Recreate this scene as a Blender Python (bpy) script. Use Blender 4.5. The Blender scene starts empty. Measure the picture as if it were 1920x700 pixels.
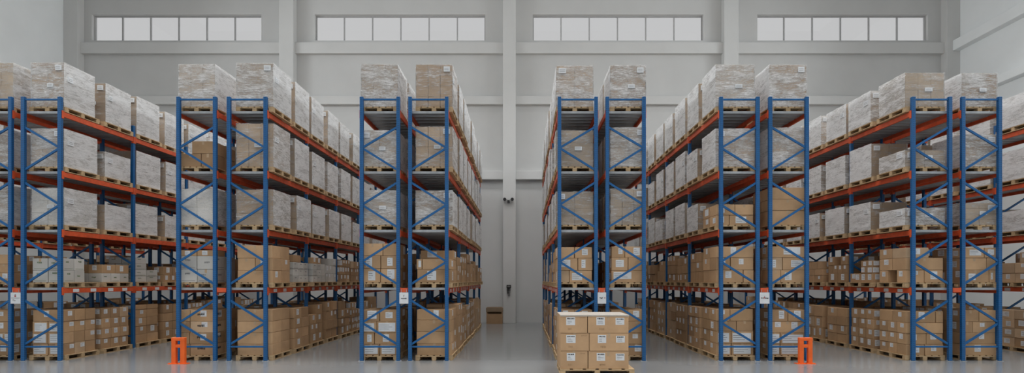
import bpy, bmesh, math, random
from mathutils import Vector, Matrix, noise
from mathutils.bvhtree import BVHTree

SC = bpy.context.scene
COL = SC.collection
F = 1008.0            # focal length in pixels of the 1920 px wide photograph
CAMZ = 2.186
VX, VY = 980.0, 525.0 # vanishing point in the photograph
Y0 = 14.4             # front plane of the rack rows
BAY = 2.7
NB = 4
DECK = [0.0, 1.97, 3.53, 5.107, 6.73]
WALL_Y = 27.45
XL, XR = -23.1, 22.0
CEIL = 18.2
YB = -13.0            # wall behind the camera

# ------------------------------------------------------------------ materials
def new_mat(name):
    m = bpy.data.materials.new(name); m.use_nodes = True
    nt = m.node_tree
    return m, nt, nt.nodes['Principled BSDF']

def node(nt, typ, **kw):
    n = nt.nodes.new(typ)
    for k, v in kw.items(): setattr(n, k, v)
    return n

def ramp(nt, fac, stops):
    r = node(nt, 'ShaderNodeValToRGB')
    e = r.color_ramp.elements
    while len(e) > len(stops): e.remove(e[-1])
    while len(e) < len(stops): e.new(1.0)
    for el, (p, c) in zip(e, stops):
        el.position = p; el.color = tuple(c) + (1,) if len(c) == 3 else c
    nt.links.new(fac, r.inputs[0])
    return r.outputs[0]

def obj_coords(nt, scale=(1, 1, 1), rand=True):
    tc = node(nt, 'ShaderNodeTexCoord')
    mp = node(nt, 'ShaderNodeMapping'); mp.inputs['Scale'].default_value = scale
    out = tc.outputs['Object']
    if rand:
        oi = node(nt, 'ShaderNodeObjectInfo')
        mul = node(nt, 'ShaderNodeMath', operation='MULTIPLY'); mul.inputs[1].default_value = 57.0
        nt.links.new(oi.outputs['Random'], mul.inputs[0])
        add = node(nt, 'ShaderNodeVectorMath', operation='ADD')
        nt.links.new(out, add.inputs[0]); nt.links.new(mul.outputs[0], add.inputs[1])
        out = add.outputs[0]
    nt.links.new(out, mp.inputs['Vector'])
    return mp.outputs[0]

def noise_tex(nt, vec, scale, detail=3, rough=.55, dist=0):
    n = node(nt, 'ShaderNodeTexNoise')
    n.inputs['Scale'].default_value = scale; n.inputs['Detail'].default_value = detail
    n.inputs['Roughness'].default_value = rough; n.inputs['Distortion'].default_value = dist
    nt.links.new(vec, n.inputs['Vector'])
    return n.outputs['Fac']

def bump(nt, b, h, strength=.2, dist=.01):
    n = node(nt, 'ShaderNodeBump'); n.inputs['Strength'].default_value = strength; n.inputs['Distance'].default_value = dist
    nt.links.new(h, n.inputs['Height']); nt.links.new(n.outputs[0], b.inputs['Normal'])

def paint(name, c, var=.12, rough=.5, scale=6, stretch=(1, 1, 1), spec=.4, metal=0, bmp=0):
    m, nt, b = new_mat(name)
    v = obj_coords(nt, stretch)
    f = noise_tex(nt, v, scale)
    lo = [max(0, x * (1 - var)) for x in c]; hi = [min(1, x * (1 + var)) for x in c]
    nt.links.new(ramp(nt, f, [(.3, lo), (.7, hi)]), b.inputs['Base Color'])
    b.inputs['Roughness'].default_value = rough
    b.inputs['Specular IOR Level'].default_value = spec
    b.inputs['Metallic'].default_value = metal
    if bmp: bump(nt, b, f, bmp)
    return m

def cardboard(name, c, var=.1):
    m, nt, b = new_mat(name)
    v = obj_coords(nt)
    f = noise_tex(nt, v, 2.2, 4)
    f2 = noise_tex(nt, obj_coords(nt, (1, 1, 9)), 14, 2)
    lo = [x * (1 - var) for x in c]; hi = [min(1, x * (1 + var)) for x in c]
    col = ramp(nt, f, [(.3, lo), (.7, hi)])
    oi = node(nt, 'ShaderNodeObjectInfo')
    hs = node(nt, 'ShaderNodeHueSaturation')
    mr = node(nt, 'ShaderNodeMapRange'); mr.inputs['To Min'].default_value = .86; mr.inputs['To Max'].default_value = 1.12
    nt.links.new(oi.outputs['Random'], mr.inputs['Value']); nt.links.new(mr.outputs[0], hs.inputs['Value'])
    nt.links.new(col, hs.inputs['Color'])
    nt.links.new(hs.outputs[0], b.inputs['Base Color'])
    b.inputs['Roughness'].default_value = .75
    b.inputs['Specular IOR Level'].default_value = .25
    bump(nt, b, f2, .12, .004)
    return m

def film_mat(name, cov_x, cov_y, tint):
    """stretch film: clear where thin, milky in wrinkled streaks; wound denser over the long sides"""
    m, nt, b = new_mat(name)
    L = nt.links
    def M(op, a, bv=None, clamp=False):
        n = node(nt, 'ShaderNodeMath', operation=op, use_clamp=clamp)
        for i, x in enumerate((a, bv)):
            if x is None: continue
            if isinstance(x, (int, float)): n.inputs[i].default_value = x
            else: L.new(x, n.inputs[i])
        return n.outputs[0]
    def rng_(x, a, c):
        n = node(nt, 'ShaderNodeMapRange'); n.inputs['From Min'].default_value = a; n.inputs['From Max'].default_value = c
        L.new(x, n.inputs['Value']); return n.outputs[0]
    big = noise_tex(nt, obj_coords(nt, (1.0, 1.0, 2.6)), 2.0, 4, .6, .5)
    mid = noise_tex(nt, obj_coords(nt, (1.1, 1.1, 8.0)), 3.6, 5, .72, 1.2)
    fine = noise_tex(nt, obj_coords(nt, (2.0, 2.0, 22.0)), 5.0, 3, .7, 1.4)
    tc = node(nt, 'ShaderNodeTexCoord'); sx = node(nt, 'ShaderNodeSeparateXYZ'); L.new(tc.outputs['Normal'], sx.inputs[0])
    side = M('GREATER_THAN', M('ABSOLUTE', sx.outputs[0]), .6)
    cov = M('ADD', M('MULTIPLY', side, cov_x - cov_y), cov_y)  # aisle-facing sides whiter: their reflected light is painted into the coverage
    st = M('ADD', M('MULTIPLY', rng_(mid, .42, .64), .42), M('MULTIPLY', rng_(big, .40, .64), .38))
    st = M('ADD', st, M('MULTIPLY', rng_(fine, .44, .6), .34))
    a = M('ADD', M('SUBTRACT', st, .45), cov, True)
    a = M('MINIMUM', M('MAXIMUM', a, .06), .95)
    L.new(ramp(nt, mid, [(.35, [t * .90 for t in tint]), (.62, tint)]), b.inputs['Base Color'])
    b.inputs['Roughness'].default_value = .33
    b.inputs['Specular IOR Level'].default_value = .6
    bump(nt, b, M('ADD', mid, fine), .45, .03)
    tr = node(nt, 'ShaderNodeBsdfTransparent')
    mix = node(nt, 'ShaderNodeMixShader')
    L.new(a, mix.inputs[0]); L.new(tr.outputs[0], mix.inputs[1]); L.new(b.outputs[0], mix.inputs[2])
    L.new(mix.outputs[0], nt.nodes['Material Output'].inputs['Surface'])
    return m

def upright_mat():
    m, nt, b = new_mat('blue_upright_paint')
    L = nt.links
    f = noise_tex(nt, obj_coords(nt), 9)
    col = ramp(nt, f, [(.3, (.006, .095, .27)), (.7, (.009, .12, .33))])
    tc = node(nt, 'ShaderNodeTexCoord'); s = node(nt, 'ShaderNodeSeparateXYZ'); L.new(tc.outputs['Object'], s.inputs[0])
    def M(op, a, bv=None):
        n = node(nt, 'ShaderNodeMath', operation=op)
        for i, x in enumerate((a, bv)):
            if x is None: continue
            if isinstance(x, (int, float)): n.inputs[i].default_value = x
            else: L.new(x, n.inputs[i])
        return n.outputs[0]
    fz = M('FRACT', M('MULTIPLY', s.outputs[2], 20.0))
    inz = M('LESS_THAN', M('ABSOLUTE', M('SUBTRACT', fz, .5)), .24)
    def band(o, c, w): return M('LESS_THAN', M('ABSOLUTE', M('SUBTRACT', M('ABSOLUTE', o), c)), w)
    inx = band(s.outputs[0], .020, .008)
    iny = band(s.outputs[1], .020, .008)
    n_ = node(nt, 'ShaderNodeSeparateXYZ'); L.new(tc.outputs['Normal'], n_.inputs[0])
    fx = M('GREATER_THAN', M('ABSOLUTE', n_.outputs[0]), .7)
    fy = M('GREATER_THAN', M('ABSOLUTE', n_.outputs[1]), .7)
    hole = M('MULTIPLY', inz, M('ADD', M('MULTIPLY', fx, iny), M('MULTIPLY', fy, inx)))
    mx = node(nt, 'ShaderNodeMix', data_type='RGBA'); L.new(hole, mx.inputs['Factor']); L.new(col, mx.inputs['A'])
    mx.inputs['B'].default_value = (.006, .03, .08, 1)
    L.new(mx.outputs['Result'], b.inputs['Base Color'])
    b.inputs['Roughness'].default_value = .42
    return m

def floor_mat():
    m, nt, b = new_mat('polished_concrete')
    L = nt.links
    v = obj_coords(nt, rand=False)
    f = noise_tex(nt, v, .35, 3, .5)
    L.new(ramp(nt, f, [(.3, (.21, .217, .22)), (.7, (.24, .246, .248))]), b.inputs['Base Color'])
    b.inputs['Roughness'].default_value = .19
    b.inputs['Specular IOR Level'].default_value = .6
    bump(nt, b, f, .015, .02)
    return m

def emit_mat(name, c, s):
    m, nt, b = new_mat(name)
    e = node(nt, 'ShaderNodeEmission'); e.inputs[0].default_value = (*c, 1); e.inputs[1].default_value = s
    nt.links.new(e.outputs[0], nt.nodes['Material Output'].inputs['Surface'])
    return m

def glass_mat():
    m, nt, b = new_mat('window_glass')
    tr = node(nt, 'ShaderNodeBsdfTransparent'); gl = node(nt, 'ShaderNodeBsdfGlossy'); gl.inputs['Roughness'].default_value = .02
    mix = node(nt, 'ShaderNodeMixShader'); mix.inputs[0].default_value = .04
    nt.links.new(tr.outputs[0], mix.inputs[1]); nt.links.new(gl.outputs[0], mix.inputs[2])
    nt.links.new(mix.outputs[0], nt.nodes['Material Output'].inputs['Surface'])
    return m

M = dict(
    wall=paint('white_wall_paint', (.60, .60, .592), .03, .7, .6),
    sidewall=paint('bright_white_wall_paint', (.86, .885, .89), .03, .7, .6),  # stronger bluish daylight on the side walls baked into a lighter colour
    trim=paint('white_column_paint', (.63, .63, .62), .03, .65, .6),
    floor=floor_mat(),
    frame=paint('grey_window_frame', (.42, .42, .42), .05, .5),
    glass=glass_mat(),
    upright=upright_mat(),
    blue=paint('blue_brace_paint', (.009, .105, .29), .15, .5, 9),
    orange=paint('orange_beam_paint', (.64, .098, .032), .15, .5, 7),
    guard=paint('orange_guard_paint', (.86, .14, .02), .08, .45, 7),
    steel=paint('galvanised_deck_steel', (.36, .38, .40), .16, .42, 5, (1, 4, 1), .5, .35),
    zinc=paint('zinc_foot_steel', (.35, .37, .40), .1, .45, 9),
    wood=paint('pallet_pine_wood', (.50, .355, .205), .24, .75, 5, (1, 6, 6), .2, 0, .1),
    card=[cardboard('brown_cardboard', (.47, .30, .165)), cardboard('light_brown_cardboard', (.52, .335, .19)),
          cardboard('dull_brown_cardboard', (.41, .26, .145)), cardboard('pale_cardboard', (.55, .39, .25))],
    white=cardboard('white_carton_board', (.56, .545, .51), .05),
    wrapcard=[cardboard('wrapped_tan_cardboard', (.43, .32, .22), .12), cardboard('wrapped_grey_cardboard', (.42, .335, .25), .14),
              cardboard('wrapped_brown_cardboard', (.35, .255, .17), .12)],
    whiteload=cardboard('wrapped_white_cardboard', (.62, .60, .56), .06),
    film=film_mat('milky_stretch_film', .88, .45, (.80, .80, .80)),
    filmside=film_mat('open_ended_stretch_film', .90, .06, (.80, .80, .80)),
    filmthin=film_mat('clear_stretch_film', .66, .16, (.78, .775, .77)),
    paper=paint('white_label_paper', (.70, .72, .74), .05, .6, 11),
    ink=paint('black_print', (.03, .03, .035), .2, .6),
    inkgreen=paint('green_print', (.16, .21, .12), .2, .6),
    inkred=paint('red_print', (.35, .08, .08), .2, .6),
    tape=paint('clear_packing_tape', (.47, .335, .21), .08, .3, 9),
    strap=paint('black_strapping', (.02, .02, .022), .1, .4),
    dark=paint('dark_fixture_plastic', (.03, .03, .032), .2, .5),
    grey=paint('grey_fixture_metal', (.22, .22, .22), .2, .5),
    lamp=paint('lamp_glass', (.20, .20, .20), .1, .15),
)

# ------------------------------------------------------------------ mesh helpers
class MB:
    def __init__(s): s.v, s.f, s.m = [], [], []
    def quad(s, pts, mat=0):
        b = len(s.v); s.v += [tuple(p) for p in pts]; s.f.append(tuple(range(b, b + len(pts)))); s.m.append(mat)
    def box(s, x0, x1, y0, y1, z0, z1, mat=0, mtx=None):
        b = len(s.v)
        P = [(x0, y0, z0), (x1, y0, z0), (x1, y1, z0), (x0, y1, z0), (x0, y0, z1), (x1, y0, z1), (x1, y1, z1), (x0, y1, z1)]
        if mtx is not None: P = [tuple(mtx @ Vector(p)) for p in P]
        s.v += P
        for q in ((0, 3, 2, 1), (4, 5, 6, 7), (0, 1, 5, 4), (1, 2, 6, 5), (2, 3, 7, 6), (3, 0, 4, 7)):
            s.f.append(tuple(b + i for i in q)); s.m.append(mat)
    def bar(s, p0, p1, w, t, mat=0):
        """flat bar between two points of an XZ plane: w across, t along Y"""
        p0, p1 = Vector(p0), Vector(p1); d = (p1 - p0); L = d.length; d.normalize()
        y = Vector((0, 1, 0)); n = y.cross(d)
        mt = Matrix((( d.x, y.x, n.x, p0.x), (d.y, y.y, n.y, p0.y), (d.z, y.z, n.z, p0.z), (0, 0, 0, 1)))
        s.box(0, L, -t / 2, t / 2, -w / 2, w / 2, mat, mt)
    def cyl(s, c0, c1, r0, r1=None, n=14, mat=0):
        r1 = r0 if r1 is None else r1
        c0, c1 = Vector(c0), Vector(c1); d = (c1 - c0).normalized()
        a = d.orthogonal().normalized(); b_ = d.cross(a)
        b = len(s.v)
        for c, r in ((c0, r0), (c1, r1)):
            for k in range(n):
                t = 2 * math.pi * k / n
                s.v.append(tuple(c + a * (r * math.cos(t)) + b_ * (r * math.sin(t))))
        for k in range(n):
            k2 = (k + 1) % n
            s.f.append((b + k, b + k2, b + n + k2, b + n + k)); s.m.append(mat)
        s.f.append(tuple(b + k for k in reversed(range(n)))); s.m.append(mat)
        s.f.append(tuple(b + n + k for k in range(n))); s.m.append(mat)
    def mesh(s, name, mats, bevel=0):
        me = bpy.data.meshes.new(name); me.from_pydata(s.v, [], s.f)
        for m in (mats if isinstance(mats, (list, tuple)) else [mats]): me.materials.append(m)
        me.polygons.foreach_set('material_index', s.m)
        if bevel:
            bm = bmesh.new(); bm.from_mesh(me)
            bmesh.ops.bevel(bm, geom=list(bm.edges), offset=bevel, segments=1, affect='EDGES', profile=.7)
            bm.to_mesh(me); bm.free()
        me.update()
        return me

def put(name, me, parent=None, loc=(0, 0, 0), rotz=0):
    o = bpy.data.objects.new(name, me); COL.objects.link(o)
    o.location = loc; o.rotation_euler = (0, 0, rotz)
    if parent is not None: o.parent = parent
    return o
def tag(o, label, cat, group=None, kind=None):
    o['label'] = label; o['category'] = cat
    if group: o['group'] = group
    if kind: o['kind'] = kind
    return o
def struct(name, me, loc=(0, 0, 0), label=None, cat=None):
    o = put(name, me, None, loc); o['kind'] = 'structure'
    if label: o['label'] = label; o['category'] = cat
    return o
def at(px, py, Y):
    return ((px - VX) * Y / F, Y, CAMZ + (VY - py) * Y / F)

# ------------------------------------------------------------------ the hall
b = MB(); b.box(XL - .3, XR + .3, YB - .3, WALL_Y + .4, -.3, 0)
struct('floor', b.mesh('floor', M['floor']), label='glossy grey polished concrete floor of the hall', cat='floor')
b = MB(); b.box(XL - .3, XR + .3, YB - .3, WALL_Y + .4, CEIL, CEIL + .2)
struct('ceiling', b.mesh('ceiling', M['wall']), label='white ceiling high above the racks', cat='ceiling')
b = MB(); b.box(XL - .3, XL, YB - .3, WALL_Y + .4, 0, CEIL)
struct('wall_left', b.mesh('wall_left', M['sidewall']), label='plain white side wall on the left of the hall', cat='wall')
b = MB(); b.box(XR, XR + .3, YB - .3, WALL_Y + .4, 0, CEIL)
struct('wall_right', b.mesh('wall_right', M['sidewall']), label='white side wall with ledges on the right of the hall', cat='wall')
b = MB(); b.box(XL, XR, YB - .3, YB, 0, CEIL)
struct('wall_front', b.mesh('wall_front', M['wall']), label='white wall behind the viewer', cat='wall')

wins = [(172, 490), (590, 910), (999, 1319), (1420, 1740)]
WZ0, WZ1 = at(0, 76, WALL_Y)[2], at(0, 27, WALL_Y)[2]
wx = [(at(a, 0, WALL_Y)[0], at(c, 0, WALL_Y)[0]) for a, c in wins]
b = MB()
b.box(XL, XR, WALL_Y, WALL_Y + .35, 0, WZ0)
b.box(XL, XR, WALL_Y, WALL_Y + .35, WZ1, CEIL)
xs = [XL] + [v for w in wx for v in w] + [XR]
for i in range(0, len(xs), 2): b.box(xs[i], xs[i + 1], WALL_Y, WALL_Y + .35, WZ0, WZ1)
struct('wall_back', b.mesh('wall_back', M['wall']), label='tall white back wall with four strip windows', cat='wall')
ordn = ['first', 'second', 'third', 'fourth', 'fifth', 'sixth', 'seventh', 'eighth', 'ninth', 'tenth', 'eleventh', 'twelfth', 'thirteenth', 'fourteenth']
for i, (a, c) in enumerate(wx):
    b = MB(); y0, y1 = WALL_Y + .17, WALL_Y + .25; t = .055
    b.box(a, c, y0, y1, WZ1 - t, WZ1); b.box(a, c, y0, y1, WZ0, WZ0 + t)
    for k in range(7):
        x = a + (c - a) * k / 6
        xa, xb = max(a, x - t / 2), min(c, x + t / 2)
        if k == 0: xb = a + t
        if k == 6: xa = c - t
        b.box(xa, xb, y0, y1, WZ0 + t, WZ1 - t)
    w = struct('window_%d' % (i + 1), b.mesh('window_frame', M['frame']), label='six-pane strip window, %s from left, high on the back wall' % ordn[i], cat='window')
    g = MB(); g.box(a + t, c - t, WALL_Y + .205, WALL_Y + .215, WZ0 + t, WZ1 - t)
    put('glass', g.mesh('glass', M['glass']), w)

# columns, ledges
tn = 0
def trim(b, label, cat='trim', bev=.01, mt='trim'):
    global tn
    tn += 1
    struct('trim_%d' % tn, b.mesh('trim', M[mt], bev), label=label, cat=cat)
CY = 27.03
cols = [(-23.1, -22.38), (at(523, 0, CY)[0], at(550, 0, CY)[0]), (at(943, 0, CY)[0], at(967, 0, CY)[0]), (at(1358, 0, CY)[0], at(1385, 0, CY)[0]), (at(1776, 0, CY)[0], 22.0)]
cl = ['white corner column at the left end of the back wall', 'white wall column between the first and second windows', 'white wall column in the middle of the back wall',
      'white wall column between the third and fourth windows', 'white corner column at the right end of the back wall']
for (a, c), l in zip(cols, cl):
    b = MB(); b.box(a, c, CY, WALL_Y, 0, CEIL); trim(b, l, 'column')
bands = [(13.66, 14.22), (11.08, 11.5), (7.27, 7.7)]
bl = ['upper', 'middle', 'lower']
for (z0, z1), l in zip(bands, bl):
    for i in range(4):
        b = MB(); b.box(cols[i][1], cols[i + 1][0], CY + .17, WALL_Y, z0, z1)
        trim(b, '%s white ledge on the back wall, %s bay from left' % (l, ordn[i]), 'ledge')
for (z0, z1), l in zip(bands[:2], bl):
    b = MB(); b.box(21.62, 22.0, YB, CY, z0 + .05, z1)
    trim(b, '%s white ledge along the right side wall' % l, 'ledge', .01, 'sidewall')
# roof lights for the daylight of the hall, plus added fill panels behind and beside
LIGHTS = []
def area(name, loc, rot, sx, sy, e, c=(1, 1, 1), spread=math.pi):
    l = bpy.data.lights.new(name, 'AREA'); l.shape = 'RECTANGLE'; l.size = sx; l.size_y = sy; l.energy = e; l.color = c; l.spread = spread
    o = bpy.data.objects.new(name, l); COL.objects.link(o); o.location = loc; o.rotation_euler = rot
    o['kind'] = 'structure'
    return o
pane_glow = emit_mat('daylight_pane', (.96, .98, 1), .45)
nw = 4
for i, yy in enumerate((-7, -1, 4.5, 9.5, 14.5, 21.7)):
    nw += 1
    b = MB(); b.box(-20, 19, yy - .9, yy + .9, CEIL - .06, CEIL - .01)
    struct('window_%d' % nw, b.mesh('roof_light', pane_glow), label='long roof light across the ceiling', cat='roof light')
    area('roof_daylight', (-.5, yy, CEIL - .12), (0, 0, 0), 39, 1.8, (850, 850, 880, 950, 1200, 1150)[i], (1, .99, .98), 1.4 if i == 5 else 2.0)
for i, xx in enumerate((-15.5, -5.2, 5.2, 15.5)):  # unseen panels added behind the viewer to light the rack fronts
    nw += 1
    b = MB(); b.box(xx - 4, xx + 4, YB, YB + .05, 4.2, 8.2)
    struct('window_%d' % nw, b.mesh('front_window', pane_glow), label='large window in the wall behind the viewer', cat='window')
    area('window_daylight', (xx, YB + .1, 6.2), (math.radians(90), 0, 0), 8, 4, 140, (.95, .98, 1))
for i, sgn in enumerate((-1, 1)):  # unseen panels added to brighten the side walls and load sides
    X_ = XL if sgn < 0 else XR
    for k, yy in enumerate((9, 18)):
        nw += 1
        b = MB(); b.box(X_ - .04, X_ + .04, yy - 4, yy + 4, 11.9, 13.5)
        struct('window_%d' % nw, b.mesh('side_window', pane_glow), label='strip window high on the side wall', cat='window')
        area('side_daylight', (X_ - sgn * .1, yy, 12.7), (0, math.radians(90 * sgn), 0), 1.6, 8, (270, 700)[k], (.93, .975, 1), (math.pi, 1.7)[k])

# ------------------------------------------------------------------ racks
RW = 1.078
# name, x0 (left edge), apex side, load x range at the front, ordinal or None
RX = [
    ('r0', -18.85, 'R', None), ('r1l', -14.78, 'L', (-14.80, -13.80)), ('r1r', -13.455, 'R', (-13.30, -12.42)), ('r2l', -9.29, 'L', (-9.31, -8.34)),
    ('r2r', -7.935, 'R', (-7.75, -6.76)), ('r3l', -4.37, 'L', (-4.37, -3.39)), ('r3r', -3.07, 'R', (-2.89, -1.91)),
    ('r4l', .94, 'L', (.915, 1.905)), ('r4r', 2.225, 'R', (2.38, 3.33)), ('r5l', 5.28, 'L', (5.23, 6.27)), ('r5r', 6.60, 'R', (6.69, 7.68)),
    ('r6l', 10.44, 'L', (10.36, 11.41)), ('r6r', 11.775, 'R', (11.89, 12.84)), ('r7l', 15.05, 'L', (15.0, 16.0))]
UW, UD = .095, .09
PH = 7.10
b = MB(); b.box(-UW / 2, UW / 2, -UD / 2, UD / 2, .008, PH); me_up = b.mesh('upright', M['upright'], .008)
b = MB(); b.box(-.085, .085, -.052, .052, 0, .008)
for sx in (-.065, .065): b.cyl((sx, 0, .008), (sx, 0, .03), .012, n=8)
me_foot = b.mesh('foot_plate', M['zinc'])
xa, xb = UW, RW - UW
chev = [(6.29, 5.73, 5.14), (4.80, 4.20, 3.60), (3.27, 2.67, 2.07), (1.63, 1.03, .45)]
def diag(flip):
    out = []
    for za, zm, zb in chev:
        for p, q in (((xa - .02, za), (xb + .01, zm + .02)), ((xb + .01, zm - .02), (xa - .02, zb))):
            if flip: p, q = (RW - p[0], p[1]), (RW - q[0], q[1])
            m_ = MB(); m_.bar((p[0], 0, p[1]), (q[0], 0, q[1]), .055, .035)
            for e in (p, q): m_.cyl((e[0], -.022, e[1]), (e[0], .022, e[1]), .012, n=8)
            out.append(m_)
    return out
me_diag = {s: [m_.mesh('diagonal_brace', M['blue']) for m_ in diag(s == 'L')] for s in 'LR'}
def merged(ms):
    r = MB()
    for m_ in ms:
        b0 = len(r.v); r.v += m_.v; r.f += [tuple(b0 + i for i in f) for f in m_.f]; r.m += m_.m
    return r
me_brac = {s: merged(diag(s == 'L')).mesh('bracing', M['blue']) for s in 'LR'}
me_hor = []
for z in (.385, 7.03):
    b = MB(); b.box(xa - .005, xb + .005, -.02, .02, z - .022, z + .022); me_hor.append(b.mesh('horizontal_brace', M['blue'], .004))
# beam: box section with a hooked end plate at both ends
BL = BAY - UD
def beam_mesh():
    b = MB(); b.box(0, .05, 0, BL, -.145, -.012)
    b.box(.05, .062, 0, BL, -.06, -.012)
    for y in (0, BL - .012):
        b.box(-.012, .062, y, y + .012, -.20, .012)
    for y0, y1 in ((-.06, .012), (BL - .012, BL + .06)):
        b.box(-.014, -.002, y0, y1, -.20, .012)
    return b.mesh('beam', M['orange'], .003)
me_beam = beam_mesh()
# deck: ribbed steel panel, ribs across the rack, folded front edge
def deck_mesh():
    b = MB(); x0, x1 = .066, RW - .066
    y0, y1 = 0.0, BL
    b.quad([(x0, y0, 0), (x1, y0, 0), (x1, y1, 0), (x0, y1, 0)])
    n = 9; p = (y1 - y0) / n; prof = []
    for k in range(n):
        y = y0 + k * p
        prof += [(y, -.055), (y + p * .60, -.055), (y + p * .66, -.006), (y + p * .94, -.006)]
    prof.append((y1, -.052))
    for (ya, za), (yb, zb) in zip(prof, prof[1:]):
        b.quad([(x0, ya, za), (x0, yb, zb), (x1, yb, zb), (x1, ya, za)])
    b.box(.05, RW - .05, -.006, 0.0, -.062, .004); b.box(.05, RW - .05, y1, y1 + .006, -.062, .004)
    for x in (x0, x1): b.quad([(x, y0, -.052), (x, y1, -.052), (x, y1, 0), (x, y0, 0)])
    return b.mesh('deck_panel', M['steel'])
me_deck = deck_mesh()
b = MB(); b.box(-.0035, -.0005, -.1, .1, -.125, -.035)
me_stick = b.mesh('location_label', M['paper'])

def rack_ord(i): return ordn[i - 1]
SPINE = {'r1l': 1, 'r2l': 1, 'r3l': 1, 'r4l': 1, 'r5l': 1, 'r6l': 1}
RL = {
 'r1l': 'blue and orange pallet rack cut off by the left edge, first rack from left',
 'r7l': 'blue and orange pallet rack cut off by the right edge, thirteenth from left',
 'r0': 'blue and orange pallet rack hidden behind the leftmost racks',
}
for i, (nm, x0, side, lx) in enumerate(RX):
    r = bpy.data.objects.new('pallet_rack', None); COL.objects.link(r); r.location = (x0, Y0, 0); r.empty_display_size = .3
    pair = 'left half' if side == 'L' else 'right half'
    tag(r, RL.get(nm) or 'blue and orange pallet rack, %s from left, %s of a back-to-back pair' % (rack_ord(i), pair), 'rack', 'blue and orange pallet racks')
    for k in range(NB + 1):
        y = k * BAY + UD / 2
        for x in (UW / 2, RW - UW / 2):
            u = put('upright', me_up, r, (x, y, 0))
            put('foot_plate', me_foot, u)
        if k == 0:
            for m_ in me_diag[side]: put('diagonal_brace', m_, r, (0, y, 0))
        else:
            put('bracing', me_brac[side], r, (0, y, 0))
        for m_ in me_hor: put('horizontal_brace', m_, r, (0, y, 0))
    for k in range(NB):
        for lv in range(1, 5):
            y = k * BAY + UD
            bl_ = put('beam', me_beam, r, (0, y, DECK[lv]))
            br_ = put('beam', me_beam, r, (RW, y + BL, DECK[lv]), math.pi)
            if lv == 1:
                for yy in (.38, .95, 1.6, 2.2): put('location_label', me_stick, bl_ if side == 'L' else br_, (-.0003, yy, 0))
            put('deck_panel', me_deck, r, (0, y, DECK[lv]))
    if nm in SPINE:   # row spacers tie the two racks of a pair together
        gap = RX[i + 1][1] - (x0 + RW)
        b = MB(); b.box(.016, gap - .016, -.04, .04, -.14, -.03)
        me = b.mesh('row_spacer', M['orange'], .004)
        for lv in (1,): put('row_spacer', me, r, (RW, .045, DECK[lv] + .02))

# ------------------------------------------------------------------ what stands on the racks
rng = random.Random(11)
ITEMS = []     # every pallet, box and wrapped load: dicts
LV = ['floor level', 'lowest shelf', 'second shelf', 'third shelf', 'top shelf']
def pall(j): return 'front pallet' if j == 0 else ordn[j] + ' pallet'
PALH = .14

def names_for(n, kind):
    if n == 1: return ['']
    if kind == 'x': return ['left', 'right'] if n == 2 else ['left', 'middle', 'right'] if n == 3 else ['left', 'inner left', 'inner right', 'right']
    if n == 2: return ['front', 'rear']
    if n == 3: return ['front', 'middle', 'rear']
    return ['front', 'second', 'third', 'rear']
def layer_names(n):
    if n == 1: return ['only']
    return {2: ['bottom', 'top'], 3: ['bottom', 'middle', 'top'], 4: ['bottom', 'second', 'third', 'top'], 5: ['bottom', 'second', 'third', 'fourth', 'top']}[n]

def add_pallet(i, lv, j, x0, x1, y0, y1, z):
    ITEMS.append(dict(kind='pallet', i=i, lv=lv, j=j, box=(x0, x1, y0, y1, z + .001, z + PALH + .001)))

def add_boxes(i, lv, j, x0, x1, y0, y1, layers, z=None, lab='some', white=False, mat=None, prints=None):
    """layers: bottom first: (height, nx, ny[, omit set of (ix, iy)][, x splits])"""
    z = DECK[lv] + PALH + .003 if z is None else z + .003
    ln = layer_names(len(layers))
    for li, L_ in enumerate(layers):
        h, nx, ny = L_[:3]
        omit = L_[3] if len(L_) > 3 and L_[3] else ()
        sp = L_[4] if len(L_) > 4 else [k / nx for k in range(nx + 1)]
        dx, dy = rng.uniform(-.008, .008), rng.uniform(-.008, .008)
        for ix in range(nx):
            for iy in range(ny):
                if (ix, iy) in omit: continue
                a, c = x0 + (x1 - x0) * sp[ix], x0 + (x1 - x0) * sp[ix + 1]
                p, q = y0 + (y1 - y0) * iy / ny, y0 + (y1 - y0) * (iy + 1) / ny
                jx, jy = dx + rng.uniform(-.003, .003), dy + rng.uniform(-.003, .003)
                g = .008
                ITEMS.append(dict(kind='white_carton' if (white if isinstance(white, bool) else (li in white)) else 'cardboard_box', i=i, lv=lv, j=j,
                    box=(a + g + jx, c - g + jx, p + g + jy, q - g + jy, z, z + h - .006),
                    pos=(names_for(nx, 'x')[ix], names_for(ny, 'y')[iy], ln[li]), lab=lab[li] if isinstance(lab, list) else lab, prints=prints,
                    mat=mat if mat is not None else None, seed=rng.random(), outer=(ix in (0, nx - 1), iy == 0)))
        z += h
    return z

def add_load(i, lv, j, x0, x1, y0, y1, h, z=None, tone=None, thin=False, tiers=3):
    z = DECK[lv] + PALH + .003 if z is None else z + .003
    ITEMS.append(dict(kind='wrapped_load', i=i, lv=lv, j=j, box=(x0, x1, y0, y1, z, z + h), tone=tone, thin=thin, tiers=tiers, seed=rng.random()))

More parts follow.
